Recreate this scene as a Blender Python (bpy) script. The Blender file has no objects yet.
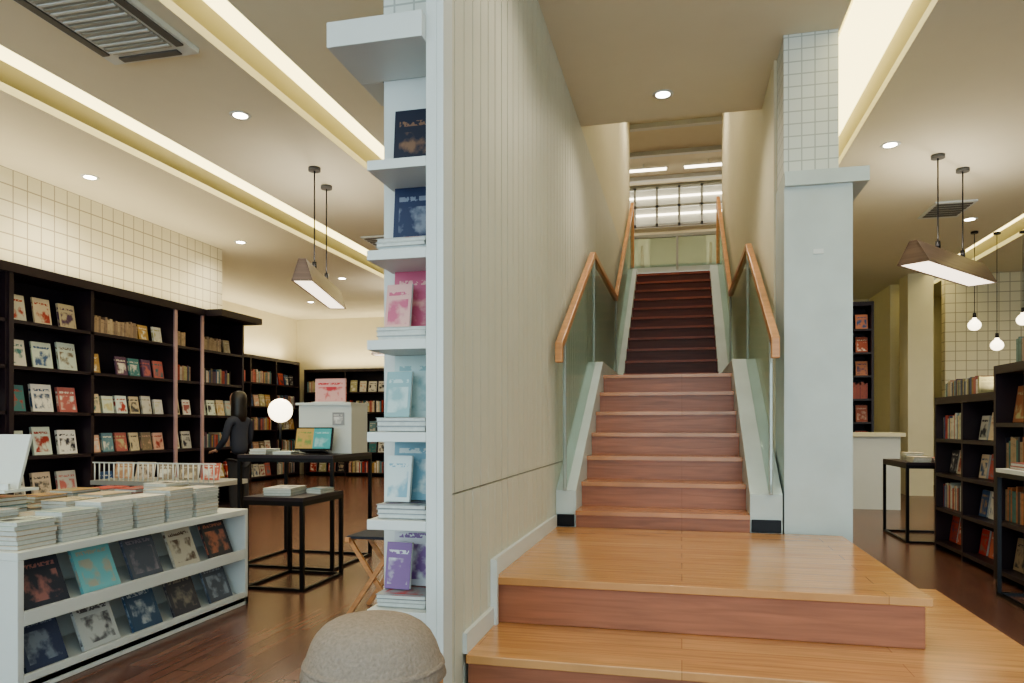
import bpy, math, random
from mathutils import Vector, Matrix
random.seed(7)
sc = bpy.context.scene
D = bpy.data
# ------------------------------------------------------------------ materials
def new_mat(name):
    m = D.materials.new(name); m.use_nodes = True
    nt = m.node_tree
    return m, nt, nt.nodes['Principled BSDF']
def mat(name, col, rough=0.5, metal=0.0, emit=None, es=0.0, noise=0.06, nscale=6.0, bump=0.0):
    m, nt, b = new_mat(name)
    n = nt.nodes.new('ShaderNodeTexNoise'); n.inputs['Scale'].default_value = nscale
    n.inputs['Detail'].default_value = 4
    g = nt.nodes.new('ShaderNodeNewGeometry'); nt.links.new(g.outputs['Position'], n.inputs['Vector'])
    mx = nt.nodes.new('ShaderNodeMix'); mx.data_type = 'RGBA'
    nt.links.new(n.outputs['Fac'], mx.inputs['Factor'])
    mx.inputs['A'].default_value = (*[c*(1-noise*1.5) for c in col], 1)
    mx.inputs['B'].default_value = (*[min(1, c*(1+noise)) for c in col], 1)
    nt.links.new(mx.outputs['Result'], b.inputs['Base Color'])
    b.inputs['Roughness'].default_value = rough; b.inputs['Metallic'].default_value = metal
    if emit: 
        b.inputs['Emission Color'].default_value = (*emit, 1); b.inputs['Emission Strength'].default_value = es
    if bump:
        bp = nt.nodes.new('ShaderNodeBump'); bp.inputs['Strength'].default_value = bump; bp.inputs['Distance'].default_value=0.01
        nt.links.new(n.outputs['Fac'], bp.inputs['Height']); nt.links.new(bp.outputs['Normal'], b.inputs['Normal'])
    return m
def pos_vec(nt, a, bb, sa=1, sb=1):
    g = nt.nodes.new('ShaderNodeNewGeometry'); s = nt.nodes.new('ShaderNodeSeparateXYZ'); nt.links.new(g.outputs['Position'], s.inputs[0])
    c = nt.nodes.new('ShaderNodeCombineXYZ')
    def expr(keys):
        if len(keys) == 1: return s.outputs[keys]
        ad = nt.nodes.new('ShaderNodeMath'); ad.operation = 'ADD'
        nt.links.new(s.outputs[keys[0]], ad.inputs[0]); nt.links.new(s.outputs[keys[1]], ad.inputs[1]); return ad.outputs[0]
    nt.links.new(expr(a), c.inputs[0]); nt.links.new(expr(bb), c.inputs[1])
    return c.outputs[0]
def wood(name, c1, c2, rough, along='X', across='Y', plank=(1.2, 0.12), gap=(0.05,0.02,0.01), gapw=0.002, coat=0.0):
    m, nt, b = new_mat(name)
    v = pos_vec(nt, along, across)
    br = nt.nodes.new('ShaderNodeTexBrick'); nt.links.new(v, br.inputs['Vector'])
    br.inputs['Scale'].default_value = 1; br.inputs['Brick Width'].default_value = plank[0]; br.inputs['Row Height'].default_value = plank[1]
    br.inputs['Mortar Size'].default_value = gapw; br.inputs['Mortar Smooth'].default_value = 0.3
    br.inputs['Color1'].default_value = (*c1, 1); br.inputs['Color2'].default_value = (*c2, 1); br.inputs['Mortar'].default_value = (*gap, 1)
    n = nt.nodes.new('ShaderNodeTexNoise'); mp = nt.nodes.new('ShaderNodeMapping'); nt.links.new(v, mp.inputs['Vector'])
    mp.inputs['Scale'].default_value = (2.5, 38, 1); nt.links.new(mp.outputs[0], n.inputs['Vector']); n.inputs['Scale'].default_value = 1.0
    n.inputs['Detail'].default_value = 6; n.inputs['Distortion'].default_value = 0.6
    r = nt.nodes.new('ShaderNodeMapRange'); nt.links.new(n.outputs['Fac'], r.inputs[0]); r.inputs[1].default_value=.3; r.inputs[2].default_value=.7
    r.inputs[3].default_value = 0.78; r.inputs[4].default_value = 1.15
    mx = nt.nodes.new('ShaderNodeMix'); mx.data_type='RGBA'; mx.blend_type='MULTIPLY'; mx.inputs['Factor'].default_value=1
    nt.links.new(br.outputs['Color'], mx.inputs['A']); nt.links.new(r.outputs[0], mx.inputs['B'])
    nt.links.new(mx.outputs['Result'], b.inputs['Base Color']); b.inputs['Roughness'].default_value = rough
    b.inputs['Coat Weight'].default_value = coat; b.inputs['Coat Roughness'].default_value = 0.15
    return m
def grid_tile(name, col, grout, size=0.15, w=0.006):
    m, nt, b = new_mat(name)
    v = pos_vec(nt, 'XY', 'Z')
    br = nt.nodes.new('ShaderNodeTexBrick'); nt.links.new(v, br.inputs['Vector']); br.offset = 0
    br.inputs['Scale'].default_value = 1; br.inputs['Brick Width'].default_value = size; br.inputs['Row Height'].default_value = size
    br.inputs['Mortar Size'].default_value = w; br.inputs['Mortar Smooth'].default_value = 0.1
    br.inputs['Color1'].default_value = (*col, 1); br.inputs['Color2'].default_value = (*[c*0.97 for c in col], 1); br.inputs['Mortar'].default_value = (*grout, 1)
    nt.links.new(br.outputs['Color'], b.inputs['Base Color']); b.inputs['Roughness'].default_value = 0.35
    return m
def print_mat(name, rough=0.4):
    m, nt, b = new_mat(name)
    a1 = nt.nodes.new('ShaderNodeAttribute'); a1.attribute_name = 'Col'
    a2 = nt.nodes.new('ShaderNodeAttribute'); a2.attribute_name = 'Col2'
    uv = nt.nodes.new('ShaderNodeUVMap'); uv.uv_map = 'UVMap'
    g = nt.nodes.new('ShaderNodeNewGeometry')
    n = nt.nodes.new('ShaderNodeTexNoise'); n.inputs['Scale'].default_value = 14; n.inputs['Detail'].default_value = 4
    nt.links.new(g.outputs['Position'], n.inputs['Vector'])
    th = nt.nodes.new('ShaderNodeMapRange'); nt.links.new(n.outputs['Fac'], th.inputs[0]); th.inputs[1].default_value=.46; th.inputs[2].default_value=.60
    s = nt.nodes.new('ShaderNodeSeparateXYZ'); nt.links.new(uv.outputs[0], s.inputs[0])
    def M(op, a, bb):
        k = nt.nodes.new('ShaderNodeMath'); k.operation = op
        for i, x in enumerate((a, bb)):
            if isinstance(x, (int, float)): k.inputs[i].default_value = x
            else: nt.links.new(x, k.inputs[i])
        return k.outputs[0]
    u, v = s.outputs[0], s.outputs[1]
    inu = M('MULTIPLY', M('GREATER_THAN', u, .1), M('LESS_THAN', u, .9))
    pic = M('MULTIPLY', M('MULTIPLY', inu, M('GREATER_THAN', v, .1)), M('LESS_THAN', v, .66))
    ttl = M('MULTIPLY', M('MULTIPLY', inu, M('GREATER_THAN', v, .75)), M('LESS_THAN', v, .83))
    n2 = nt.nodes.new('ShaderNodeTexNoise'); n2.inputs['Scale'].default_value = 70; nt.links.new(g.outputs['Position'], n2.inputs['Vector'])
    tx = M('GREATER_THAN', n2.outputs['Fac'], .47)
    mask = M('ADD', M('MULTIPLY', pic, th.outputs[0]), M('MULTIPLY', ttl, tx))
    mk = M('MINIMUM', mask, 1.0)
    mx = nt.nodes.new('ShaderNodeMix'); mx.data_type = 'RGBA'
    nt.links.new(mk, mx.inputs['Factor']); nt.links.new(a1.outputs['Color'], mx.inputs['A']); nt.links.new(a2.outputs['Color'], mx.inputs['B'])
    nt.links.new(mx.outputs['Result'], b.inputs['Base Color']); b.inputs['Roughness'].default_value = rough
    return m
def glass_mat(name, tint=(0.86, 0.95, 0.92), refl=0.12):
    m = D.materials.new(name); m.use_nodes = True; nt = m.node_tree; nt.nodes.clear()
    o = nt.nodes.new('ShaderNodeOutputMaterial'); t = nt.nodes.new('ShaderNodeBsdfTransparent'); t.inputs[0].default_value = (*tint, 1)
    gl = nt.nodes.new('ShaderNodeBsdfGlossy'); gl.inputs['Roughness'].default_value = 0.03
    mx = nt.nodes.new('ShaderNodeMixShader'); mx.inputs[0].default_value = refl
    nt.links.new(t.outputs[0], mx.inputs[1]); nt.links.new(gl.outputs[0], mx.inputs[2]); nt.links.new(mx.outputs[0], o.inputs[0])
    return m

CREAM = mat('cream_plaster', (0.74, 0.70, 0.54), 0.8, noise=0.03)
CEIL = mat('ceiling_paint', (0.72, 0.69, 0.57), 0.85, noise=0.02)
WHITE = mat('white_paint', (0.64, 0.68, 0.68), 0.45, noise=0.02)
BOARD = mat('painted_board', (0.62, 0.62, 0.54), 0.5, noise=0.05, nscale=3)
GROOVE = mat('board_groove', (0.24, 0.23, 0.19), 0.7)
STONE = mat('pale_stone', (0.54, 0.61, 0.61), 0.4, noise=0.14, nscale=3)
TILE = grid_tile('grid_tile', (0.74, 0.70, 0.54), (0.38, 0.34, 0.25))
TILEB = grid_tile('grid_tile_small', (0.66, 0.69, 0.67), (0.40, 0.43, 0.42), 0.08, 0.004)
FLOOR = wood('dark_wood_floor', (0.115, 0.053, 0.042), (0.16, 0.076, 0.058), 0.25, 'Y', 'X', (1.4, 0.13), gapw=0.003)
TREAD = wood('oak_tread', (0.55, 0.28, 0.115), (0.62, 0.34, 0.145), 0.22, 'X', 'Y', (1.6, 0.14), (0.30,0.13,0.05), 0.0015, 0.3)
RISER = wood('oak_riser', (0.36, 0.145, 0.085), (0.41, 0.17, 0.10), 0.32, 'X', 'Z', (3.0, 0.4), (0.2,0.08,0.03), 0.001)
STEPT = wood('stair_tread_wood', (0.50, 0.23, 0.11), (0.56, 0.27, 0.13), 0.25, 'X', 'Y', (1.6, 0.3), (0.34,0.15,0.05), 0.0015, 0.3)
DIMT = wood('red_tread', (0.30, 0.085, 0.055), (0.34, 0.10, 0.06), 0.35, 'X', 'Y', (1.6, 0.3), (0.2,0.08,0.03), 0.001)  # dimmer light of the upper flight painted in as darker, redder wood
DIMR = wood('red_riser', (0.13, 0.034, 0.028), (0.15, 0.04, 0.03), 0.4, 'X', 'Z', (3, .4), (0.1,0.03,0.02), 0.001)  # same shade painted into the upper risers
RAILW = wood('handrail_wood', (0.54, 0.27, 0.12), (0.58, 0.30, 0.14), 0.3, 'Y', 'Z', (3, .4), gapw=0.0)
LAMPW = wood('walnut_veneer', (0.15, 0.105, 0.09), (0.18, 0.12, 0.10), 0.35, 'Y', 'Z', (3, .4), gapw=0.0)
DARK = mat('dark_bookcase_wood', (0.022, 0.012, 0.020), 0.4, noise=0.2)
DARKB = mat('dark_bookcase_back', (0.014, 0.009, 0.026), 0.6)
BLACKM = mat('black_steel', (0.015, 0.015, 0.018), 0.35, 0.6)
CHROME = mat('rose_steel', (0.62, 0.44, 0.50), 0.3, 0.5)
GREYM = mat('grey_metal', (0.40, 0.41, 0.39), 0.4, 0.3)
GRILLE = mat('dark_grille', (0.10, 0.10, 0.10), 0.5)
PRINT = print_mat('printed_cover')
PAGES = mat('paper_pages', (0.62, 0.64, 0.62), 0.7, noise=0.12, nscale=60)
GLASS = glass_mat('rail_glass', (0.88, 0.94, 0.925), 0.12)
GLASSG = glass_mat('green_glass', (0.80, 0.90, 0.87), 0.18)
COVE = mat('cove_glow', (0.9, 0.85, 0.6), 0.8, emit=(1.0, 0.85, 0.40), es=2.5, noise=0)
LED = mat('led_white', (1, 1, 1), 0.5, emit=(1.0, 0.93, 0.78), es=14, noise=0)
LEDS = mat('led_strip_soft', (1, 1, 1), 0.5, emit=(1.0, 0.88, 0.68), es=4, noise=0)
LEDP = mat('pendant_diffuser', (1, 1, 1), 0.5, emit=(1.0, 0.84, 0.66), es=1.7, noise=0)
GLOBE = mat('globe_glow', (1, 1, 1), 0.4, emit=(1.0, 0.86, 0.60), es=2.6, noise=0)
PANE = mat('window_pane', (.50,.50,.43), 0.3, emit=(1,.95,.8), es=.15)  # faint emission paints a glow into the pane, which is no lamp
FELT = mat('straw_felt', (0.33, 0.27, 0.225), 0.9, noise=0.25, nscale=120, bump=0.6)
HATBAND = mat('hat_trim', (0.22, 0.17, 0.13), 0.9)
SKIN = mat('skin', (0.55, 0.33, 0.24), 0.5)
HAIR = mat('black_hair', (0.015, 0.012, 0.012), 0.4, noise=.3, nscale=60)
SHIRT = mat('navy_cloth', (0.03, 0.035, 0.055), 0.85)
TROUS = mat('dark_trousers', (0.03, 0.03, 0.035), 0.85)

# ------------------------------------------------------------------ mesh builder
class MB:
    def __init__(s, *mats): s.v=[]; s.f=[]; s.mi=[]; s.c=[]; s.c2=[]; s.uv=[]; s.mats=list(mats); s.sm=[]
    def m(s, mt):
        if mt not in s.mats: s.mats.append(mt)
        return s.mats.index(mt)
    def face(s, idx, mt, col=(1,1,1), col2=(1,1,1), uv=None, smooth=False):
        s.f.append(idx); s.mi.append(s.m(mt)); s.c.append(col); s.c2.append(col2); s.sm.append(smooth)
        s.uv.append(uv or [(0,0)]*len(idx))
    def box(s, x0, x1, y0, y1, z0, z1, mt, M=None, col=(1,1,1), col2=None):
        b = len(s.v); P = [Vector((x,y,z)) for z in (z0,z1) for y in (y0,y1) for x in (x0,x1)]
        if M is not None: P = [M @ p for p in P]
        s.v += P
        U=[(0,0),(1,0),(1,1),(0,1)]
        for idx in ((0,1,5,4),(1,3,7,5),(3,2,6,7),(2,0,4,6),(4,5,7,6),(2,3,1,0)):
            s.face([b+i for i in idx], mt, col, col2 or col, U)
    def prism(s, prof, a0, a1, mt, axis='X', M=None, capmt=None):
        b = len(s.v); n = len(prof)
        for a in (a0, a1):
            for p in prof:
                q = {'X': (a, p[0], p[1]), 'Y': (p[0], a, p[1]), 'Z': (p[0], p[1], a)}[axis]
                q = Vector(q); s.v.append(M @ q if M is not None else q)
        for i in range(n):
            j = (i+1) % n; s.face([b+i, b+j, b+n+j, b+n+i], mt)
        s.face([b+i for i in range(n)][::-1], capmt or mt); s.face([b+n+i for i in range(n)], capmt or mt)
    def cyl(s, p0, p1, r0, r1, mt, n=12, caps=True, smooth=True):
        p0=Vector(p0); p1=Vector(p1); ax=(p1-p0).normalized()
        t = Vector((0,0,1)) if abs(ax.z)<.9 else Vector((1,0,0)); u=ax.cross(t).normalized(); w=ax.cross(u)
        b=len(s.v)
        for p,r in ((p0,r0),(p1,r1)):
            for i in range(n):
                a=2*math.pi*i/n; s.v.append(p+u*math.cos(a)*r+w*math.sin(a)*r)
        for i in range(n):
            j=(i+1)%n; s.face([b+i,b+j,b+n+j,b+n+i], mt, smooth=smooth)
        if caps: s.face([b+i for i in range(n)][::-1], mt); s.face([b+n+i for i in range(n)], mt)
    def lathe(s, prof, c, mt, n=32, sx=1, sy=1, smooth=True, M=None):
        b=len(s.v)
        for r,z in prof:
            for i in range(n):
                a=2*math.pi*i/n; p=Vector((r*math.cos(a)*sx, r*math.sin(a)*sy, z))
                if M is not None: p=M@p
                s.v.append(p+Vector(c))
        for k in range(len(prof)-1):
            for i in range(n):
                j=(i+1)%n; s.face([b+k*n+i,b+k*n+j,b+(k+1)*n+j,b+(k+1)*n+i], mt, smooth=smooth)
        s.face([b+i for i in range(n)][::-1], mt); e=b+(len(prof)-1)*n; s.face([e+i for i in range(n)], mt)
    def beam(s, p0, p1, w, h, mt):
        p0=Vector(p0); p1=Vector(p1); ax=(p1-p0).normalized()
        side=ax.cross(Vector((0,0,1)))
        side = side.normalized() if side.length>1e-4 else Vector((1,0,0))
        up=side.cross(ax).normalized(); b=len(s.v)
        for p in (p0,p1):
            for a,c in ((-1,-1),(1,-1),(1,1),(-1,1)): s.v.append(p+side*a*w/2+up*c*h/2)
        for idx in ((0,1,5,4),(1,2,6,5),(2,3,7,6),(3,0,4,7),(3,2,1,0),(4,5,6,7)): s.face([b+i for i in idx], mt)
    def build(s, name, parent=None, bevel=0.0):
        me = D.meshes.new(name); me.from_pydata([tuple(p) for p in s.v], [], s.f)
        for m_ in s.mats: me.materials.append(m_)
        me.polygons.foreach_set('material_index', s.mi); me.polygons.foreach_set('use_smooth', s.sm)
        me.uv_layers.new(name='UVMap')
        me.color_attributes.new('Col', 'FLOAT_COLOR', 'CORNER'); me.color_attributes.new('Col2', 'FLOAT_COLOR', 'CORNER')
        fu=[];fc=[];fd=[]
        for fi, f in enumerate(s.f):
            for j in range(len(f)):
                fu += list(s.uv[fi][j]); fc += [*s.c[fi],1.0]; fd += [*s.c2[fi],1.0]
        me.uv_layers['UVMap'].data.foreach_set('uv', fu)
        me.color_attributes['Col'].data.foreach_set('color', fc)
        me.color_attributes['Col2'].data.foreach_set('color', fd)
        me.update()
        o = D.objects.new(name, me); sc.collection.objects.link(o)
        if parent: o.parent = parent
        if bevel:
            bv = o.modifiers.new('bevel','BEVEL'); bv.width=bevel; bv.segments=2; bv.limit_method='ANGLE'
        return o
def empty(name, loc=(0,0,0)):
    e = D.objects.new(name, None); e.location = loc; sc.collection.objects.link(e); return e
T = Matrix.Translation
def R(a, ax): return Matrix.Rotation(math.radians(a), 4, ax)

PAL = [(0.70,0.69,0.65),(0.64,0.55,0.40),(0.74,0.73,0.70),(0.42,0.05,0.04),(0.05,0.11,0.26),(0.06,0.21,0.24),(0.50,0.32,0.12),
       (0.03,0.03,0.05),(0.50,0.16,0.15),(0.16,0.30,0.38),(0.62,0.40,0.32),(0.28,0.22,0.16),(0.12,0.06,0.13),(0.50,0.48,0.28)]
LIGHT = PAL[:3]+[(0.60,0.68,0.68),(0.68,0.57,0.45),(0.56,0.63,0.58),(.75,.74,.7)]
def cc(p): c=random.choice(p); k=random.uniform(.8,1.12); return tuple(min(1,x*k) for x in c)
def book_out(mb, M, w, h, t=0.018, pal=PAL, col=None, col2=None):
    a = col or cc(pal); b = col2 or cc(PAL)
    if sum(abs(x-y) for x,y in zip(a,b))<.4 and not col2: b = (0.05,0.05,0.06) if sum(a)>1.2 else (.75,.73,.66)
    mb.box(-w/2, w/2, 0, t, 0, h, PRINT, M, a, b)
    mb.box(-w/2+.003, w/2+.001, .003, t-.003, .003, h+.001, PAGES, M)
def row_out(mb, M, length, w=0.17, h=0.24, gap=0.03, tilt=-9, pal=PAL, skip=0.0, thick=0.02):
    n = int(length//(w+gap)); 
    if n<1: return
    step = length/n
    for i in range(n):
        if random.random()<skip: continue
        ww=w*random.uniform(.86,1.05); hh=h*random.uniform(.86,1.04)
        book_out(mb, M @ T((step*(i+.5), 0, 0.004)) @ R(tilt,'X'), ww, hh, thick*random.uniform(.7,1.5), pal)
def row_spine(mb, M, length, h=0.22, depth=0.15, pal=PAL, fill=1.0):
    x=0
    while x < length*fill-.04:
        w=random.uniform(.014,.04); hh=h*random.uniform(.8,1.05)
        c=cc(pal); mb.box(x, x+w-.001, 0, depth, 0.001, hh, PRINT, M, c, tuple(k*.7 for k in c)); x+=w
def pile(mb, x, y, z, n, w=0.15, l=0.21, t=0.018, rot=0, pal=LIGHT, top=None):
    for i in range(n):
        tt=t*random.uniform(.8,1.2); M=T((x+random.uniform(-.004,.004), y+random.uniform(-.004,.004), z))@R(rot+random.uniform(-2,2),'Z')
        c=cc(pal); cs=tuple(k*.6 for k in c)
        mb.box(-w/2,w/2,-l/2,l/2,0.0005,tt*.14,PRINT,M,cs,cs); mb.box(-w/2+.004,w/2-.004,-l/2+.004,l/2-.004,tt*.14,tt*.86,PAGES,M)
        c = top if (top and i==n-1) else c
        mb.box(-w/2,w/2,-l/2,l/2,tt*.86,tt,PRINT,M,c,cc(PAL) if i==n-1 else c); z+=tt
    return z
def area(name, loc, sx, sy, e, up=False, col=(1,.9,.72), parent=None, rot=None):
    L=D.lights.new(name,'AREA'); L.shape='RECTANGLE'; L.size=sx; L.size_y=sy; L.energy=e; L.color=col
    o=D.objects.new(name,L); o.location=loc
    if up: o.rotation_euler=(math.pi,0,0)
    if rot: o.rotation_euler=rot
    if parent: o.parent=parent
    sc.collection.objects.link(o); return o

# ------------------------------------------------------------------ room shell
CZ = 3.45; CM = 3.62
mb = MB(); mb.box(-9.2, 7.2, -3, 15.2, -0.1, 0, FLOOR); mb.build('floor')
mb = MB()
def ceil_strip(x0, x1, y0=-3, y1=15.2, z=CZ): mb.box(x0, x1, y0, y1, z, z+.06, CEIL)
ceil_strip(-9.2,-4.65); ceil_strip(-4.1,-2.82); ceil_strip(-2.45,-1.12)
ceil_strip(-1.12,.98,-3,6.05,CM); ceil_strip(.74,.98,6.05,15.2,CM); ceil_strip(1.38,3.7); ceil_strip(4.1,7.2)
mb.box(-1.14,-1.12,-3,15.2,CZ,CM,CEIL)
mb.box(-9.2,-1.12,-3,15.2,CZ+.3,CZ+.34,CEIL); mb.box(.74,7.2,-3,15.2,CZ+.3,CZ+.34,CEIL); mb.box(-1.12,.74,-3,6.05,CZ+.3,CZ+.34,CEIL)
mb.box(-.95,.74,5.99,6.05,CM+.06,6.3,CEIL)
mb.build('ceiling')
mb = MB(); mb.box(-3.1,3.1,6.0,16.2,6.3,6.4,CEIL)
for yy in (12.6,13.9,15.3): mb.box(-3,3,yy,yy+.12,6.22,6.3,WHITE)
mb.build('ceiling_upper')
for i,(x0,x1,z) in enumerate(((-4.65,-4.1,CZ+.2),(-2.82,-2.45,CZ+.2),(1.0,1.38,CM+.05),(3.7,4.1,CZ+.2))):
    mb=MB(); mb.box(x0+.02,x1-.02,0.2,14.5,z,z+.02,COVE); mb.build('cove_light')
# walls
mb = MB(); mb.box(-6.15,-6.0,-3,8.5,0,CZ,TILE); mb.box(-9.2,-6.15,8.35,8.5,0,CZ,CREAM); mb.build('wall_left')
mb = MB(); mb.box(-8.55,-8.4,8.5,14.6,0,CZ,CREAM); mb.build('wall_left_rear')
mb = MB(); mb.box(-8.4,-1.13,14.6,14.75,0,CZ,CREAM); mb.box(.75,7.2,14.6,14.75,0,CZ,CREAM); mb.build('wall_back')
mb = MB(); mb.box(7.05,7.2,-3,15.2,0,CZ,CREAM); mb.build('wall_right')
mb = MB(); mb.box(4.0,7.05,12.5,12.65,0,CZ,TILE); mb.build('wall_tiled_right')
mb = MB(); mb.box(3.42,3.78,12.3,12.75,0,CZ,CREAM); mb.build('column_rear')
mb = MB(); mb.box(3.40,3.55,13.2,14.6,0,CZ,CREAM); mb.build('wall_partition')
mb = MB()
for x in (-9,-6.5,-4,-1.5,1.5,4,6.9): mb.box(x-.05,x+.05,-3,-2.9,0,CZ,BLACKM)
mb.box(-9.2,7.2,-3,-2.9,0,.12,BLACKM); mb.build('window_1')  # unseen storefront frame, front left open to let world light in

# ------------------------------------------------------------------ stair walls
WL, WR = -.83, .62
mb = MB()
y=2.465
mb.box(-.862, WL-.02, 2.465, 2.62, 0, CM, BOARD)
mb.box(-1.12, WL-.02, 2.62, 11.9, 0, CM, BOARD)
mb.box(-1.12, WL-.02, 6.0, 11.9, CM, 6.3, CREAM)
mb.box(WL-.02, WL-.014, 2.465, 11.5, 0, CM, GROOVE)
while y < 11.4:
    w=.12
    mb.box(WL-.02, WL, y, y+w-.012, 0.845, CM-.001, BOARD); mb.box(WL-.02, WL, y, y+w-.012, 0.0, 0.838, BOARD)
    y+=w
mb.box(WL-.02, WL-.001, 6.05, 11.9, CM, 6.3, CREAM)
mb.box(-1.12,-.85,11.9,14.6,0,3.45,CREAM)
mb.build('wall_stair_left')
mb = MB(); mb.box(WR, WR+.12, 5.26, 14.6, 0, CZ, CREAM); mb.box(WR, WR+.12, 5.26, 11.9, CZ, CM, CREAM); mb.box(WR, WR+.12, 6.0, 11.9, CM, 6.3, CREAM); mb.build('wall_stair_right')
mb = MB(); mb.box(-3.1,3.1,16,16.1,3.8,6.3,CREAM); mb.box(-3.1,-3.0,11.9,16,3.8,6.3,CREAM); mb.box(3.0,3.1,11.9,16,3.8,6.3,CREAM)
mb.box(-3.0,-1.12,11.8,11.9,3.8,6.3,CREAM); mb.box(.75,3.0,11.8,11.9,3.8,6.3,CREAM); mb.build('wall_upper')
mb = MB(); mb.box(-3.0,3.0,13.1,16,3.80,3.88,FLOOR); mb.build('floor_upper')
mb = MB(); mb.box(-1.125,-.863,2.60,2.619,2.53,CM,TILEB); mb.box(-1.125,-.863,2.605,2.619,0,2.53,WHITE); mb.build('wall_end_tile')
mb = MB(); mb.box(WL, WL+.018, 3.12, 4.75, .42, .50, WHITE); mb.box(WL, WL+.018, 2.68, 3.12, .21,.29, WHITE); mb.box(WL,WL+.03,3.10,3.125,.21,.50,WHITE); mb.build('baseboard_stair')

# ------------------------------------------------------------------ column right of stair
mb = MB()
mb.box(.63,1.03,4.82,5.25,.0,2.60,STONE); mb.box(.63,1.12,4.79,5.25,2.60,2.69,STONE)
mb.box(.64,.97,4.93,5.25,2.69,CM-.001,TILEB)
mb.box(.80,.86,4.812,4.82,2.17,2.2,WHITE)
mb.build('stair_column')

# ------------------------------------------------------------------ staircase
mb = MB()
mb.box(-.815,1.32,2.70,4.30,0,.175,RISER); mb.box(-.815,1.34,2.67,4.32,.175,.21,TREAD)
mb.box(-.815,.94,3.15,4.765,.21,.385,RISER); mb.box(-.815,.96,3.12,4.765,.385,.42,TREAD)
mb.build('entry_platform', bevel=.004)
SL, SR = -.69, .42
mb = MB()
def step(y,z0,z1,depth,tm,rm):
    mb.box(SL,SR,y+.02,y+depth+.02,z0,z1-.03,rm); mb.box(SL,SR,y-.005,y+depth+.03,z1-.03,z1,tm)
for n in range(7):
    y=4.77+n*.29; z=.53+.17*n
    step(y,0 if n==0 else z-.30,z,.29 if n<6 else 2.34,STEPT,RISER)
for k in range(11):
    y=8.8+k*.27; z=1.725+.175*k
    step(y,z-.3,z,.27 if k<10 else 1.5,DIMT,DIMR)
mb.build('staircase')
mb = MB()
for x0,x1 in ((WL+.002,SL-.001),(SR+.001,WR-.002)):
    prof=[(4.80,.0),(4.80,.66),(6.50,1.67),(8.82,1.67),(11.5,3.56),(12.8,3.56),(12.8,3.3),(11.6,3.1),(8.9,1.2),(6.6,1.2),(5.0,0)]
    mb.prism(prof,x0,x1,STONE,'X')
    mb.box(x0+.01,x1-.01,4.785,4.80,.42,.50,BLACKM)
mb.build('stair_stringers', bevel=.003)
mb = MB(); 
for sx in (-.76,.54):
    mb.prism([(4.72,.68),(4.72,1.66),(6.38,2.56),(8.65,2.56),(8.65,1.68),(6.5,1.68),(4.82,.68)], sx-.006, sx+.006, GLASS,'X')
    mb.prism([(8.68,1.68),(8.68,2.6),(11.5,4.5),(11.5,3.57)], sx-.006, sx+.006, GLASS,'X')
mb.build('glass_railing_panels')
mb = MB()
for sx in (-.765,.545):
    P=[(sx,4.55,1.60),(sx,6.35,2.60),(sx,8.6,2.60),(sx,11.6,4.62)]
    for a,b in zip(P[:-1],P[1:]): mb.beam(a,b,.05,.055,RAILW)
    mb.beam((sx,4.56,1.62),(sx,4.56,1.50),.05,.045,RAILW)
    mb.beam((sx,11.6,4.62),(sx,11.6,3.6),.05,.05,RAILW)
    for yy,za,zb in ((4.78,.66,1.68),(6.42,1.66,2.58),(8.66,1.66,2.6)): mb.box(sx-.012,sx+.012,yy-.012,yy+.012,za,zb,GREYM)
mb.build('handrail', bevel=.006)
mb = MB(); mb.box(-2.9,2.9,13.0,13.02,3.90,4.42,GLASSG); mb.box(-2.9,2.9,12.98,13.04,4.42,4.47,GREYM); mb.box(-2.9,2.9,13.05,13.09,3.81,3.95,WHITE)
for x in (-1.9,-.9,-.1,.7,1.7): mb.box(x,x+.04,12.97,13.0,3.83,4.42,GREYM)
mb.build('glass_balustrade')
mb = MB()
mb.box(-2.9,2.9,15.94,15.99,5.40,6.25,PANE)
for i in range(13): x=-2.9+i*.47; mb.box(x,x+.05,15.86,15.94,5.40,6.25,WHITE)
for z in (5.40,5.80,6.20): mb.box(-2.9,2.9,15.86,15.94,z,z+.05,WHITE)
mb.box(-2.6,2.6,15.88,15.935,5.64,5.67,LEDS); mb.box(-1.6,2.6,15.88,15.935,6.02,6.05,LEDS)
mb.build('window_2')
for x,y in ((-.75,14.6),(.5,14.6)):
    mb=MB(); mb.box(x-.45,x+.45,y-.04,y+.04,6.17,6.2,LEDS); mb.box(x-.47,x+.47,y-.05,y+.05,6.2,6.22,WHITE); mb.box(x-.01,x+.01,y-.01,y+.01,6.22,6.3,WHITE); mb.build('linear_ceiling_light')

# ------------------------------------------------------------------ ceiling fixtures
def downlight(x,y,z=CZ,e=30):
    p = empty('recessed_downlight',(x,y,z))
    mb=MB(); mb.lathe([(.055,-.004),(.075,-.008),(.08,-.001),(.08,0.0)],(0,0,0),WHITE,24); mb.lathe([(.052,-.006),(.052,-.003)],(0,0,0),LED,24)
    mb.build('lens',p)
    L=D.lights.new('downlight_bulb','SPOT'); L.energy=e; L.spot_size=math.radians(150); L.spot_blend=.8; L.color=(1,.9,.72); L.shadow_soft_size=.06
    o=D.objects.new('bulb',L); o.location=(0,0,-.03); o.parent=p; sc.collection.objects.link(o)
for x,y in ((-3.26,4.84),(-5.46,5.72),(-5.52,8.2),(-3.3,7.9),(-5.3,10.6),(-3.3,10.5),(-6.9,12.5),(-5.2,2.8),(-3.3,1.4),(-1.7,3.6),(-1.7,8),
            (1.7,6.6),(3.2,9.2),(3.0,5.0),(1.9,3.2),(5.2,8),(5.4,11),(2.2,11.2)): downlight(x,y)
downlight(-.14,5.6,CM,e=32); downlight(-.1,3.3,CM,e=36); downlight(.1,1.2,CM,e=26)
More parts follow.
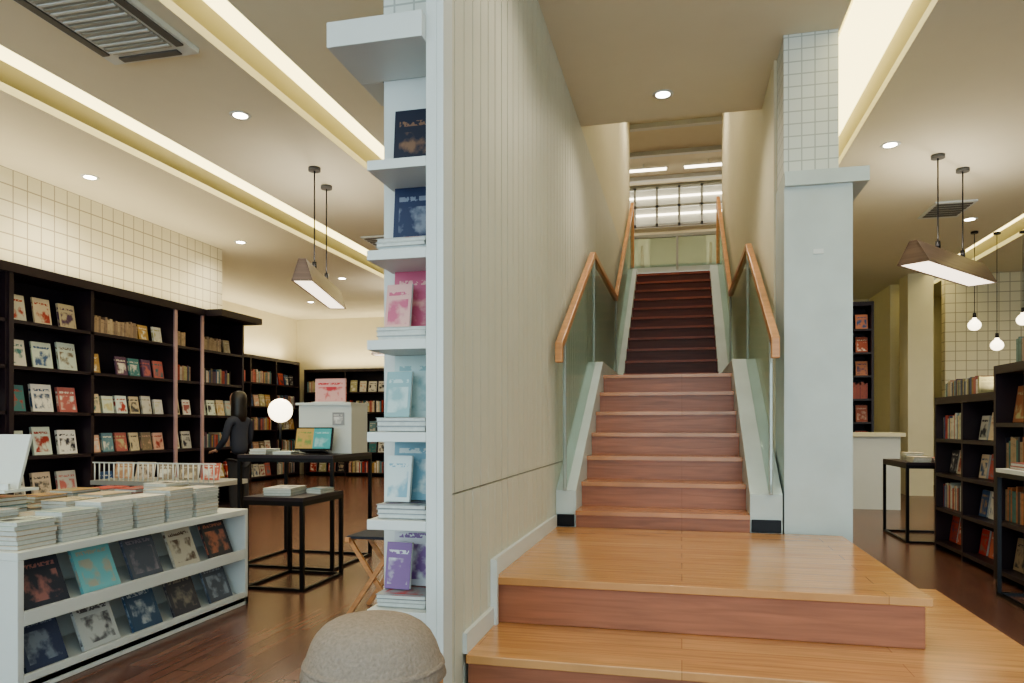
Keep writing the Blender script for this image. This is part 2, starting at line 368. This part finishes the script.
downlight(-.1,8.0,6.3,80); downlight(-.1,10.8,6.3,80); downlight(1.2,14.5,6.3,120); downlight(-1.5,14.5,6.3,120)
mb = MB()
x0,x1,y0,y1=-3.55,-2.93,2.55,3.92
mb.box(x0,x1,y0,y1,CZ-.035,CZ-.001,WHITE)
mb.box(x0+.1,x1-.1,y0+.12,y1-.12,CZ-.042,CZ-.035,GREYM)
for i in range(26):
    yy=y0+.15+i*(y1-y0-.3)/25; mb.box(x0+.1,x1-.1,yy-.008,yy+.008,CZ-.05,CZ-.042,WHITE if i%2 else GREYM)
for xx in (x0+.02,x1-.07): mb.box(xx,xx+.05,y0+.12,y1-.12,CZ-.045,CZ-.035,GRILLE)
for yy in (y0+.03,y1-.08): mb.box(x0+.1,x1-.1,yy,yy+.05,CZ-.045,CZ-.035,GRILLE)
mb.build('air_conditioner_cassette')
def vent(x,y,w,l):
    mb=MB(); mb.box(x,x+w,y,y+l,CZ-.02,CZ-.001,WHITE)
    for i in range(6): mb.box(x+.03,x+w-.03,y+.04+i*(l-.08)/6,y+.04+(i+.6)*(l-.08)/6,CZ-.026,CZ-.02,GRILLE)
    mb.build('ceiling_vent')
vent(-3.9,8.3,.9,.6); vent(2.6,8.4,.4,.6)
def trough(cx,cy,zc,ang,L,rods,s=1.0):
    p=empty('linear_pendant_lamp',(cx,cy,zc)); p.rotation_euler[2]=math.radians(-ang)
    mb=MB()
    mb.prism([(-.13*s,-.09),(-.115*s,-.09),(-.02,.085),(.02,.085),(.115*s,-.09),(.13*s,-.09),(.03,.10),(-.03,.10)],-L/2,L/2,LAMPW,'Y')
    mb.prism([(-.113*s,-.085),(.113*s,-.085),(.105*s,-.07),(-.105*s,-.07)],-L/2+.01,L/2-.01,LEDP,'Y')
    for e in (-L/2,L/2-.012): mb.prism([(-.12*s,-.09),(.12*s,-.09),(.03,.09),(-.03,.09)],e,e+.012,LAMPW,'Y')
    for t in rods:
        mb.cyl((0,t,.09),(0,t,CZ-zc-.02),.006,.006,BLACKM,8); mb.lathe([(.055,CZ-zc-.03),(.055,CZ-zc-.001)],(0,t,0),GRILLE,20)
        mb.cyl((0,t,.09),(0,t,.17),.02,.02,BLACKM,10)
    mb.build('body',p)
    area('light',(0,0,-.095),.2,L*.95,14,parent=p); area('uplight',(0,0,.13),.04,L*.9,8,up=True,parent=p)  # second light: added on top of each pendant to brighten the ceiling
def along(x,y,ang,t): a=math.radians(ang); return x+math.sin(a)*t, y+math.cos(a)*t
cx,cy=along(2.17,6.95,38.6,.26); trough(cx,cy,2.53,38.6,1.5,(-.26,.28))
cx,cy=along(-3.27,5.99,-15.5,.30); trough(cx,cy,2.42,-15.5,1.5,(-.30,.20),.7)
trough(-4.45,11.3,2.36,85,1.2,(-.3,.3))
for (x,y,z) in ((3.46,9.8,2.32),(3.74,9.9,2.08),(4.02,9.9,2.38),(4.4,9.7,2.2)):
    mb=MB(); mb.lathe([(q[0]*.8,q[1]*.8) for q in [(.008,.11),(.03,.10),(.03,.08),(.055,.06),(.085,.02),(.09,-.02),(.075,-.06),(.04,-.085),(.01,-.09)][::-1]],(x,y,z),GLOBE,20)
    mb.cyl((x,y,z+.08),(x,y,CZ-.02),.004,.004,BLACKM,6); mb.cyl((x,y,z+.07),(x,y,z+.14),.022,.018,BLACKM,12); mb.cyl((x,y,CZ-.025),(x,y,CZ-.001),.04,.04,BLACKM,16)
    mb.build('globe_pendant_lamp')

# ------------------------------------------------------------------ white shelf tower at wall end
mb = MB()
mb.box(-.825,-.80,2.36,2.46,0,CM-.002,WHITE); mb.box(-.864,-.825,2.36,2.46,0,CM-.002,WHITE)
ZS=[.10,.447,.765,1.075,1.40,1.717,2.035]
for z in ZS: mb.box(-1.085,-.864,2.36,2.60,z-.035,z,WHITE)
mb.box(-1.22,-.864,2.32,2.60,2.43,2.52,WHITE); mb.box(-1.22,-1.13,2.60,2.80,2.43,2.52,WHITE)
mb.box(-1.10,-.864,2.36,2.60,0,.065,WHITE)
mb.build('display_shelf_tower', bevel=.002)
mb = MB()
cov=[[(.62,.62,.6),(.5,.25,.2)],[(.56,.58,.62),(.20,.10,.28)],[(.22,.40,.50),(.58,.66,.66)],[(.50,.62,.62),(.28,.44,.47)],[(.55,.14,.24),(.70,.42,.40)],[(.03,.045,.11),(.22,.25,.32)],[(.02,.025,.05),(.22,.13,.09)]]
for z,c in zip(ZS,cov):
    zz=pile(mb,-.972,2.49,z+.001,3,.19,.18,.016,0,[(.6,.62,.6),(.5,.55,.58),(.35,.38,.4)]) if z<1.9 else z
    hh=.235 if z<1.9 else .26
    book_out(mb,T((-.967,2.545,zz+.003))@R(0,'Z')@R(-6,'X'),.195,hh,.03,col=c[0],col2=c[1])
    if .3<z<1.5: book_out(mb,T((-1.02,2.475,zz+.003))@R(-4,'Z')@R(-9,'X'),.10,.17,.016,col=c[1],col2=c[0])
mb.build('magazines')

# ------------------------------------------------------------------ long dark bookcase, left wall
XF,XB=-5.65,-5.995
mb = MB()
ups=[1.4,2.6,3.8,5.03,5.95,7.14,7.62,8.45]
SH=[.08,.42,.82,1.22,1.62,2.02]
mb.box(XB,XB+.02,1.4,8.45,0,2.42,DARKB)
for u in ups: mb.box(XB+.02,XF,u-.02,u+.02,0,2.42,DARK)
for z in SH: mb.box(XB+.02,XF,1.4,8.45,z-.03,z,DARK)
mb.box(XB+.005,XF+.04,1.36,8.5,2.42,2.50,DARK)
mb.box(XB+.02,XF+.25,7.64,8.5,2.42,2.50,DARK)
for u in (7.08,7.55,5.0): mb.box(XF-.001,XF+.02,u+.03,u+.075,.0,2.42,CHROME if u>5.5 else DARK)
mb.build('dark_wall_bookcase')
mb = MB()
for a,b in zip(ups[:-1],ups[1:]):
    for zi,z in enumerate(SH[1:]):
        L=b-a-.08; M=T((XF-.10,a+.04,z))@R(90,'Z')
        r=random.random()
        if abs(a-5.03)<.01: row_out(mb,M,L,.21,.26,.04,pal=LIGHT if zi!=2 else PAL)
        elif zi==4 and a>5.5:
            row_spine(mb,T((XF-.06,a+.04,z))@R(90,'Z'),L*.6,.17,.16,[(.4,.3,.22),(.45,.36,.26),(.3,.22,.18)],1); row_out(mb,T((XF-.10,a+.04+L*.6,z))@R(90,'Z'),L*.4,.15,.2,.02)
        elif zi==2: row_out(mb,M,L,.15,.19,.02,pal=LIGHT)
        elif r<.7: row_out(mb,M,L,.15,.20,.03,skip=.12,pal=PAL)
        else: row_spine(mb,T((XF-.08,a+.04,z))@R(90,'Z'),L,.18,.16,[tuple(k*.7 for k in c) for c in PAL],.9)
mb.build('bookcase_books')
def bookcase(name, x0,x1,y0,y1,h,face,bays,rows,lightpal=PAL,base=.08):
    mb=MB(); t=.035
    mb.box(x0,x1,y0,y1,h-.06,h,DARK)
    if face=='+X': mb.box(x0,x0+.02,y0,y1,0,h-.06,DARKB)
    if face=='-X': mb.box(x1-.02,x1,y0,y1,0,h-.06,DARKB)
    if face=='-Y': mb.box(x0,x1,y1-.02,y1,0,h-.06,DARKB)
    zs=[base+(h-.06-base)*i/rows for i in range(rows)]
    for z in zs: mb.box(x0+.001,x1-.001,y0+.001,y1-.001,z-.03,z,DARK)
    lo,hi=(y0,y1) if 'X' in face else (x0,x1)
    for i in range(bays+1):
        p=lo+(hi-lo-t)*i/bays
        if 'X' in face: mb.box(x0,x1,p,p+t,0,h-.06,DARK)
        else: mb.box(p,p+t,y0,y1,0,h-.06,DARK)
    o=mb.build(name)
    bk=MB(); sh=(h-.06-base)/rows; bh=min(.25,sh*.72); wb=(hi-lo)/bays
    for k,z in enumerate(zs):
        for i in range(bays):
            p=lo+wb*i+t+.01; L=wb-t*1.6-.02
            if face=='+X': M=T((x1-.1,p,z))@R(90,'Z')
            elif face=='-X': M=T((x0+.1,p+L,z))@R(-90,'Z')
            else: M=T((p,y0+.1,z))
            pl=[(.55,.05,.04),(.5,.08,.05),(.6,.15,.1)] if (name=='low_dark_bookcase' and k==0) else lightpal
            if random.random()<.6: row_out(bk,M,L,bh*.7,bh,.02,pal=pl,tilt=-8)
            else: row_spine(bk,M@T((0,-.04,0)),L,bh,.12,pl,.95)
    bk.build(name+'_books')
bookcase('rear_side_bookcase',-8.39,-8.05,8.7,14.1,2.45,'+X',6,5)
bookcase('rear_bookcase',-8.0,-1.3,14.2,14.58,2.3,'-Y',7,5)
bookcase('tall_rear_bookcase',2.30,2.84,11.9,12.3,2.98,'-Y',1,8,[(.3,.05,.04),(.35,.08,.05),(.5,.2,.12)])
bookcase('low_dark_bookcase',2.19,2.60,5.82,7.1,1.34,'-X',2,4,LIGHT+[(.45,.08,.07),(.05,.12,.3),(.04,.04,.06)]*2)
bookcase('dark_display_cabinet',2.17,2.62,5.30,5.80,1.52,'-X',1,4,[(.4,.3,.2),(.06,.2,.2),(.5,.2,.1),(.04,.04,.06)])
mb=MB(); row_spine(mb,T((2.24,6.98,1.341))@R(-90,'Z'),.75,.14,.14,[tuple(k*.6 for k in c) for c in PAL],1)
z=1.521
for yy in (5.45,5.62): row_spine(mb,T((2.24,yy,z))@R(-90,'Z'),.14,.18,.16,[(.06,.13,.13),(.12,.2,.2),(.35,.25,.2)],1)
mb.build('stacked_books')

# ------------------------------------------------------------------ white island display unit (left foreground)
mb = MB()
X0,X1,Y0,Y1,H=-3.55,-2.60,2.36,3.94,.585
mb.box(X0,X1,Y0,Y1,H-.035,H,WHITE)
mb.box(X0+.3,X1-.3,Y0+.03,Y1-.03,0,H-.035,WHITE)
for yy in (Y0,Y1-.03): mb.box(X0,X1,yy,yy+.03,0,H-.035,WHITE)
mb.box(X0,X1,Y0,Y1,0,.05,WHITE)
for s,xf in ((1,X1),(-1,X0)):
    for z in (.05,.31):
        pr=[(xf-s*.22,z+.06),(xf-s*.02,z),(xf-s*.02,z-.02),(xf-s*.30,z-.02),(xf-s*.30,z+.2)]
        if s<0: pr=pr[::-1]
        mb.prism(pr,Y0+.03,Y1-.03,WHITE,'Y')
        mb.box(min(xf,xf-s*.02),max(xf,xf-s*.02),Y0+.03,Y1-.03,z-.03,z+.03,WHITE)
mb.build('white_display_island', bevel=.003)
mb = MB()
IC=[[(.03,.04,.07),(.20,.50,.56),(.08,.10,.14),(.5,.47,.40),(.04,.04,.05)],[(.03,.05,.12),(.50,.53,.54),(.04,.09,.17),(.06,.06,.08),(.09,.11,.15)]]
AC=[[(.35,.16,.16),(.42,.42,.36),(.22,.2,.25),(.12,.08,.06),(.42,.16,.10)],[(.2,.25,.33),(.10,.10,.12),(.40,.45,.5),(.25,.23,.2),(.28,.33,.4)]]
for r,z in enumerate((.33,.07)):
    for i in range(5):
        yy=Y0+.19+i*.30
        book_out(mb,T((X1-.045,yy+.0,z))@R(90,'Z')@R(-22,'X'),random.uniform(.195,.225),random.uniform(.225,.24),.016,col=IC[r][i],col2=AC[r][i])
mb.build('faceout_books')
mb = MB()
yy=Y0+.13
while yy<Y1-.1:
    for xi,xx in enumerate((-2.72,-2.92,-3.12,-3.34)):
        n=random.randint(6,9)
        pal=LIGHT if xi<2 else (PAL if random.random()<.5 else [(.5,.08,.06),(.5,.2,.15)])
        pile(mb,xx,yy,H,n,.155,.20,.019,0,pal)
    yy+=.225
mb.build('book_piles')
mb=MB(); M=T((-3.02,2.63,.585+.215))@R(8,'Z')
mb.box(-.13,.13,-.1,.1,0,.012,WHITE,M); mb.box(-.12,.12,0,.015,.012,.27,WHITE,M@T((0,-.02,0))@R(-18,'X')); mb.box(-.12,.12,-.07,-.055,.012,.04,WHITE,M)
mb.beam(M@Vector((0,.09,.012)),M@Vector((0,.06,.2)),.02,.01,WHITE)
mb.build('book_easel')

# ------------------------------------------------------------------ black framed tables
def frame_table(x0,x1,y0,y1,h,top=DARK,t=.025,shelf=None):
    mb=MB(); 
    mb.box(x0,x1,y0,y1,h-t,h,top)
    for x in (x0,x1-t):
        for y in (y0,y1-t): mb.box(x,x+t,y,y+t,0,h-t,BLACKM)
    for y in (y0,y1-t): mb.box(x0+t,x1-t,y,y+t,0,.02,BLACKM); mb.box(x0+t,x1-t,y,y+t,h-t-.03,h-t,BLACKM)
    for x in (x0,x1-t): mb.box(x,x+t,y0+t,y1-t,0,.02,BLACKM); mb.box(x,x+t,y0+t,y1-t,h-t-.03,h-t,BLACKM)
    return mb.build('black_framed_table')
frame_table(-3.36,-2.55,4.95,5.65,.87)
frame_table(-2.86,-2.42,4.28,4.86,.62)
frame_table(2.03,2.56,7.35,8.15,.75)
frame_table(1.98,2.60,4.66,5.26,.82,WHITE)
mb=MB(); pile(mb,-2.68,4.5,.62,3,.2,.27,.02,5); pile(mb,-2.5,4.66,.62,2,.12,.18,.02,-5,PAL); pile(mb,-3.22,5.1,.87,2,.15,.2,.02); pile(mb,-3.04,5.12,.87,1,.15,.2,.02,10)
pile(mb,2.18,7.5,.75,3,.16,.22,.02,0,LIGHT); pile(mb,2.38,7.6,.75,2,.16,.22,.02,0,PAL); pile(mb,2.23,7.9,.75,4,.16,.22,.02,0,LIGHT)
pile(mb,2.12,5.1,.82,2,.16,.22,.02,0,[(.5,.1,.08)]); mb.build('table_books')
K=-.22
mb=MB()
mb.box(-2.80+K,-2.34+K,5.28,5.58,.872,1.26,WHITE); mb.box(-2.82+K,-2.335+K,5.26,5.60,1.26,1.28,WHITE)
mb.box(-2.50+K,-2.40+K,5.272,5.28,1.10,1.2,PRINT,None,(.3,.3,.32),(.7,.7,.7)); mb.build('white_kiosk')
mb=MB(); M=T((-2.60+K,5.13,.895))@R(-12,'X')
mb.box(-.16,.16,0,.015,0.01,.19,BLACKM,M); mb.box(-.15,0,-.004,0,.02,.18,PRINT,M,(.50,.34,.12),(.2,.3,.1)); mb.box(0.0,.15,-.004,0,.02,.18,PRINT,M,(.08,.38,.43),(.3,.55,.6)); mb.box(-.1,.1,-.02,.08,-.003,.012,BLACKM,M)
mb.build('tablet_screen')
mb=MB(); mb.box(-2.72+K,-2.45+K,5.40,5.42,1.28,1.48,PRINT,None,(.62,.36,.36),(.5,.04,.06)); mb.box(-2.72+K,-2.45+K,5.36,5.46,1.281,1.29,WHITE); mb.build('poster_stand')
mb=MB(); mb.lathe([(.001,-.1)]+[(.1*math.cos(a),.1*math.sin(a)) for a in [math.radians(x) for x in range(-80,81,16)]]+[(.001,.1)],(-3.26,5.4,1.22),GLOBE,28)
mb.cyl((-3.26,5.4,.88),(-3.26,5.4,1.13),.012,.012,BLACKM,10); mb.cyl((-3.26,5.4,.871),(-3.26,5.4,.89),.07,.065,BLACKM,24); mb.build('globe_table_lamp')
mb=MB(); x0,x1,y0,y1=-5.2,-3.93,5.45,5.95
mb.box(x0,x1,y0,y1,.56,.60,GREYM)
for x in (x0+.02,x1-.05):
    for y in (y0+.02,y1-.05): mb.box(x,x+.03,y,y+.03,0,.56,BLACKM)
for i in range(25):
    x=x0+.02+i*(x1-x0-.04)/24
    mb.cyl((x,y0+.03,.60),(x,y0+.03,.76),.006,.006,WHITE,6)
mb.beam((x0,y0+.03,.76),(x1,y0+.03,.76),.012,.012,WHITE)
mb.build('magazine_rack_table')
mb=MB(); row_out(mb,T((x0+.05,y0+.2,.605)),1.15,.2,.15,.02,pal=[(.5,.3,.2),(.6,.5,.4),(.5,.15,.12),(.3,.25,.2)],tilt=-12); mb.build('rack_magazines')
mb=MB(); cx,cy=-1.72,3.95
for s in (-1,1):
    mb.beam((cx-.15,cy+s*.14,.0),(cx+.15,cy+s*.14,.44),.02,.025,RAILW); mb.beam((cx+.15,cy+s*.115,.0),(cx-.15,cy+s*.115,.44),.02,.025,RAILW)
for x in (-.15,.15): mb.beam((cx+x,cy-.15,.44),(cx+x,cy+.15,.44),.025,.025,RAILW)
mb.box(cx-.16,cx+.16,cy-.13,cy+.13,.445,.46,SHIRT); mb.build('folding_stool')

mb=MB(); mb.box(2.0,2.75,10.2,10.7,.0,.95,WHITE); mb.box(1.95,2.8,10.15,10.75,.95,1.0,CREAM); mb.build('white_counter')
mb=MB(); mb.box(3.02,3.34,14.5,14.58,0,2.3,GREYM); mb.box(3.05,3.31,14.48,14.5,.05,2.25,GLASSG); mb.build('door_1')

# ------------------------------------------------------------------ hat on a round stool (foreground)
mb=MB(); c=(-.78,1.74,0)
mb.lathe([(.17,.40),(.18,.41),(.18,.44),(.17,.45)],c,TREAD,36)
for i in range(4):
    a=math.pi/4+i*math.pi/2; mb.cyl((c[0]+.16*math.cos(a),c[1]+.16*math.sin(a),0),(c[0]+.11*math.cos(a),c[1]+.11*math.sin(a),.40),.013,.016,RAILW,10)
mb.build('round_stool')
mb=MB()
prof=[(.186,.0),(.190,.004),(.182,.03),(.172,.06),(.163,.085),(.150,.108),(.130,.128),(.105,.142),(.075,.150),(.04,.154),(.012,.155)]
mb.lathe(prof,(c[0],c[1],.451),FELT,48,1,.92); mb.lathe([(.184,.028),(.186,.030),(.182,.040),(.178,.041)],(c[0],c[1],.451),FELT,48,1,.92)
mb.build('bucket_hat')

# ------------------------------------------------------------------ person (dark clothes) browsing behind the tables
def skinned(name, pts, edges, radii, mt, parent, sub=2, root=0):
    me=D.meshes.new(name); me.from_pydata(pts,edges,[]); o=D.objects.new(name,me); sc.collection.objects.link(o); o.parent=parent
    sk=o.modifiers.new('skin','SKIN'); sk.use_smooth_shade=True
    for i,r in enumerate(radii): me.skin_vertices[0].data[i].radius=(r,r) if not isinstance(r,tuple) else r
    for i in range(len(radii)): me.skin_vertices[0].data[i].use_root=(i==root)
    sb=o.modifiers.new('sub','SUBSURF'); sb.levels=sub; sb.render_levels=sub
    me.materials.append(mt); return o
p=empty('person',(-4.93,7.3,0)); p.rotation_euler[2]=math.radians(75); p.scale=(.95,.95,.95)
skinned('torso_clothes',[(0,0,.78),(0,0,.95),(0,.02,1.10),(0,.01,1.22),(0,.02,1.28),(.15,.0,1.20),(.19,.03,.98),(.17,.18,.86),(-.15,0,1.20),(-.19,.03,.98),(-.17,.18,.86)],
  [(0,1),(1,2),(2,3),(3,4),(3,5),(5,6),(6,7),(3,8),(8,9),(9,10)],[(.13,.10),(.115,.085),(.13,.09),(.11,.08),.05,.05,.042,.034,.05,.042,.034],SHIRT,p)
skinned('trousers',[(0,0,.80),(.075,0,.72),(.08,.01,.42),(.085,-.01,.09),(-.075,0,.72),(-.08,.01,.42),(-.085,-.01,.09)],
  [(0,1),(1,2),(2,3),(0,4),(4,5),(5,6)],[(.12,.10),.08,.058,.045,.08,.058,.045],TROUS,p)
for s in (-1,1):
    skinned('shoe',[(s*.085,-.03,.04),(s*.085,.05,.035),(s*.09,.13,.03)],[(0,1),(1,2)],[.036,.036,.028],HAIR,p,1)
    bx,by,bz=s*.17,.19,.855
    skinned('hand',[(bx,by,bz),(bx-s*.005,by+.05,bz-.01),(bx-s*.01,by+.075,bz-.012)],[(0,1),(1,2)],[.022,(.032,.016),(.034,.014)],SKIN,p,1)
    for k in range(4):
        fx=bx-s*.01+(-.026+.017*k); L=(.05,.062,.066,.055)[k]
        skinned('finger',[(fx,by+.07,bz-.012),(fx,by+.07+L*.6,bz-.02),(fx,by+.07+L,bz-.04)],[(0,1),(1,2)],[.008,.008,.006],SKIN,p,1)
    skinned('thumb',[(bx-s*.02,by+.02,bz-.01),(bx-s*.05,by+.05,bz-.02),(bx-s*.055,by+.08,bz-.03)],[(0,1),(1,2)],[.01,.009,.007],SKIN,p,1)
mb=MB()
hp=[(.02,-.12),(.045,-.11),(.062,-.075),(.072,-.03),(.078,.02),(.076,.06),(.06,.095),(.03,.112),(.005,.115)]
mb.lathe(hp,(0,.045,1.44),SKIN,24,.95,1.1)
mb.cyl((0,.02,1.25),(0,.03,1.36),.045,.042,SKIN,16)
mb.lathe([(.004,-.02),(.013,-.015),(.008,.01),(.003,.03)],(0,.125,1.435),SKIN,10)
for s in (-1,1):
    mb.lathe([(.002,-.007),(.009,0),(.002,.007)],(s*.028,.118,1.455),HAIR,10); mb.lathe([(.003,-.025),(.014,0),(.004,.025)],(s*.076,.04,1.44),SKIN,10,.5,1)
mb.lathe([(.002,-.005),(.02,0),(.002,.005)],(0,.118,1.395),HATBAND,12,1,.4)
mb.build('head',p)
mb=MB(); mb.lathe([(.05,-.26),(.085,-.24),(.095,-.15),(.092,-.05),(.094,.03),(.088,.08),(.065,.115),(.03,.13),(.004,.132)],(0,.005,1.44),HAIR,28,1,.95)
mb.build('hair',p)

def strip(x0,x1,y0,y1,z,e):  # added uplights on bookcase tops, put in to brighten ceiling and walls
    p=empty('led_uplight_strip',((x0+x1)/2,(y0+y1)/2,z))
    mb=MB(); mb.box(-(x1-x0)/2,(x1-x0)/2,-(y1-y0)/2,(y1-y0)/2,0.001,.02,WHITE); mb.build('housing',p)
    area('led',(0,0,.03),x1-x0,y1-y0,e,up=True,parent=p,col=(1,.84,.55))
strip(-5.74,-5.68,1.6,8.3,2.50,26)
strip(-8.20,-8.14,8.9,14.0,2.45,30)
strip(-7.8,-1.6,14.3,14.36,2.30,36)
strip(2.34,2.40,5.9,6.15,1.34,4)

# ------------------------------------------------------------------ world + camera
w=D.worlds.new('world'); sc.world=w; w.use_nodes=True
bg=w.node_tree.nodes['Background']; bg.inputs[0].default_value=(.76,.94,1,1); bg.inputs[1].default_value=2.2
cam=D.cameras.new('camera'); cam.lens=25.3; cam.sensor_width=36; cam.shift_y=.0815; cam.clip_start=.05
co=D.objects.new('camera',cam); co.location=(0,0,1.1); co.rotation_euler=(math.radians(90),0,math.radians(13.28)); sc.collection.objects.link(co); sc.camera=co
sc.view_settings.view_transform='AgX'
try: sc.view_settings.look='AgX - Medium High Contrast'
except Exception as e: print(e)
sc.view_settings.exposure=0.52
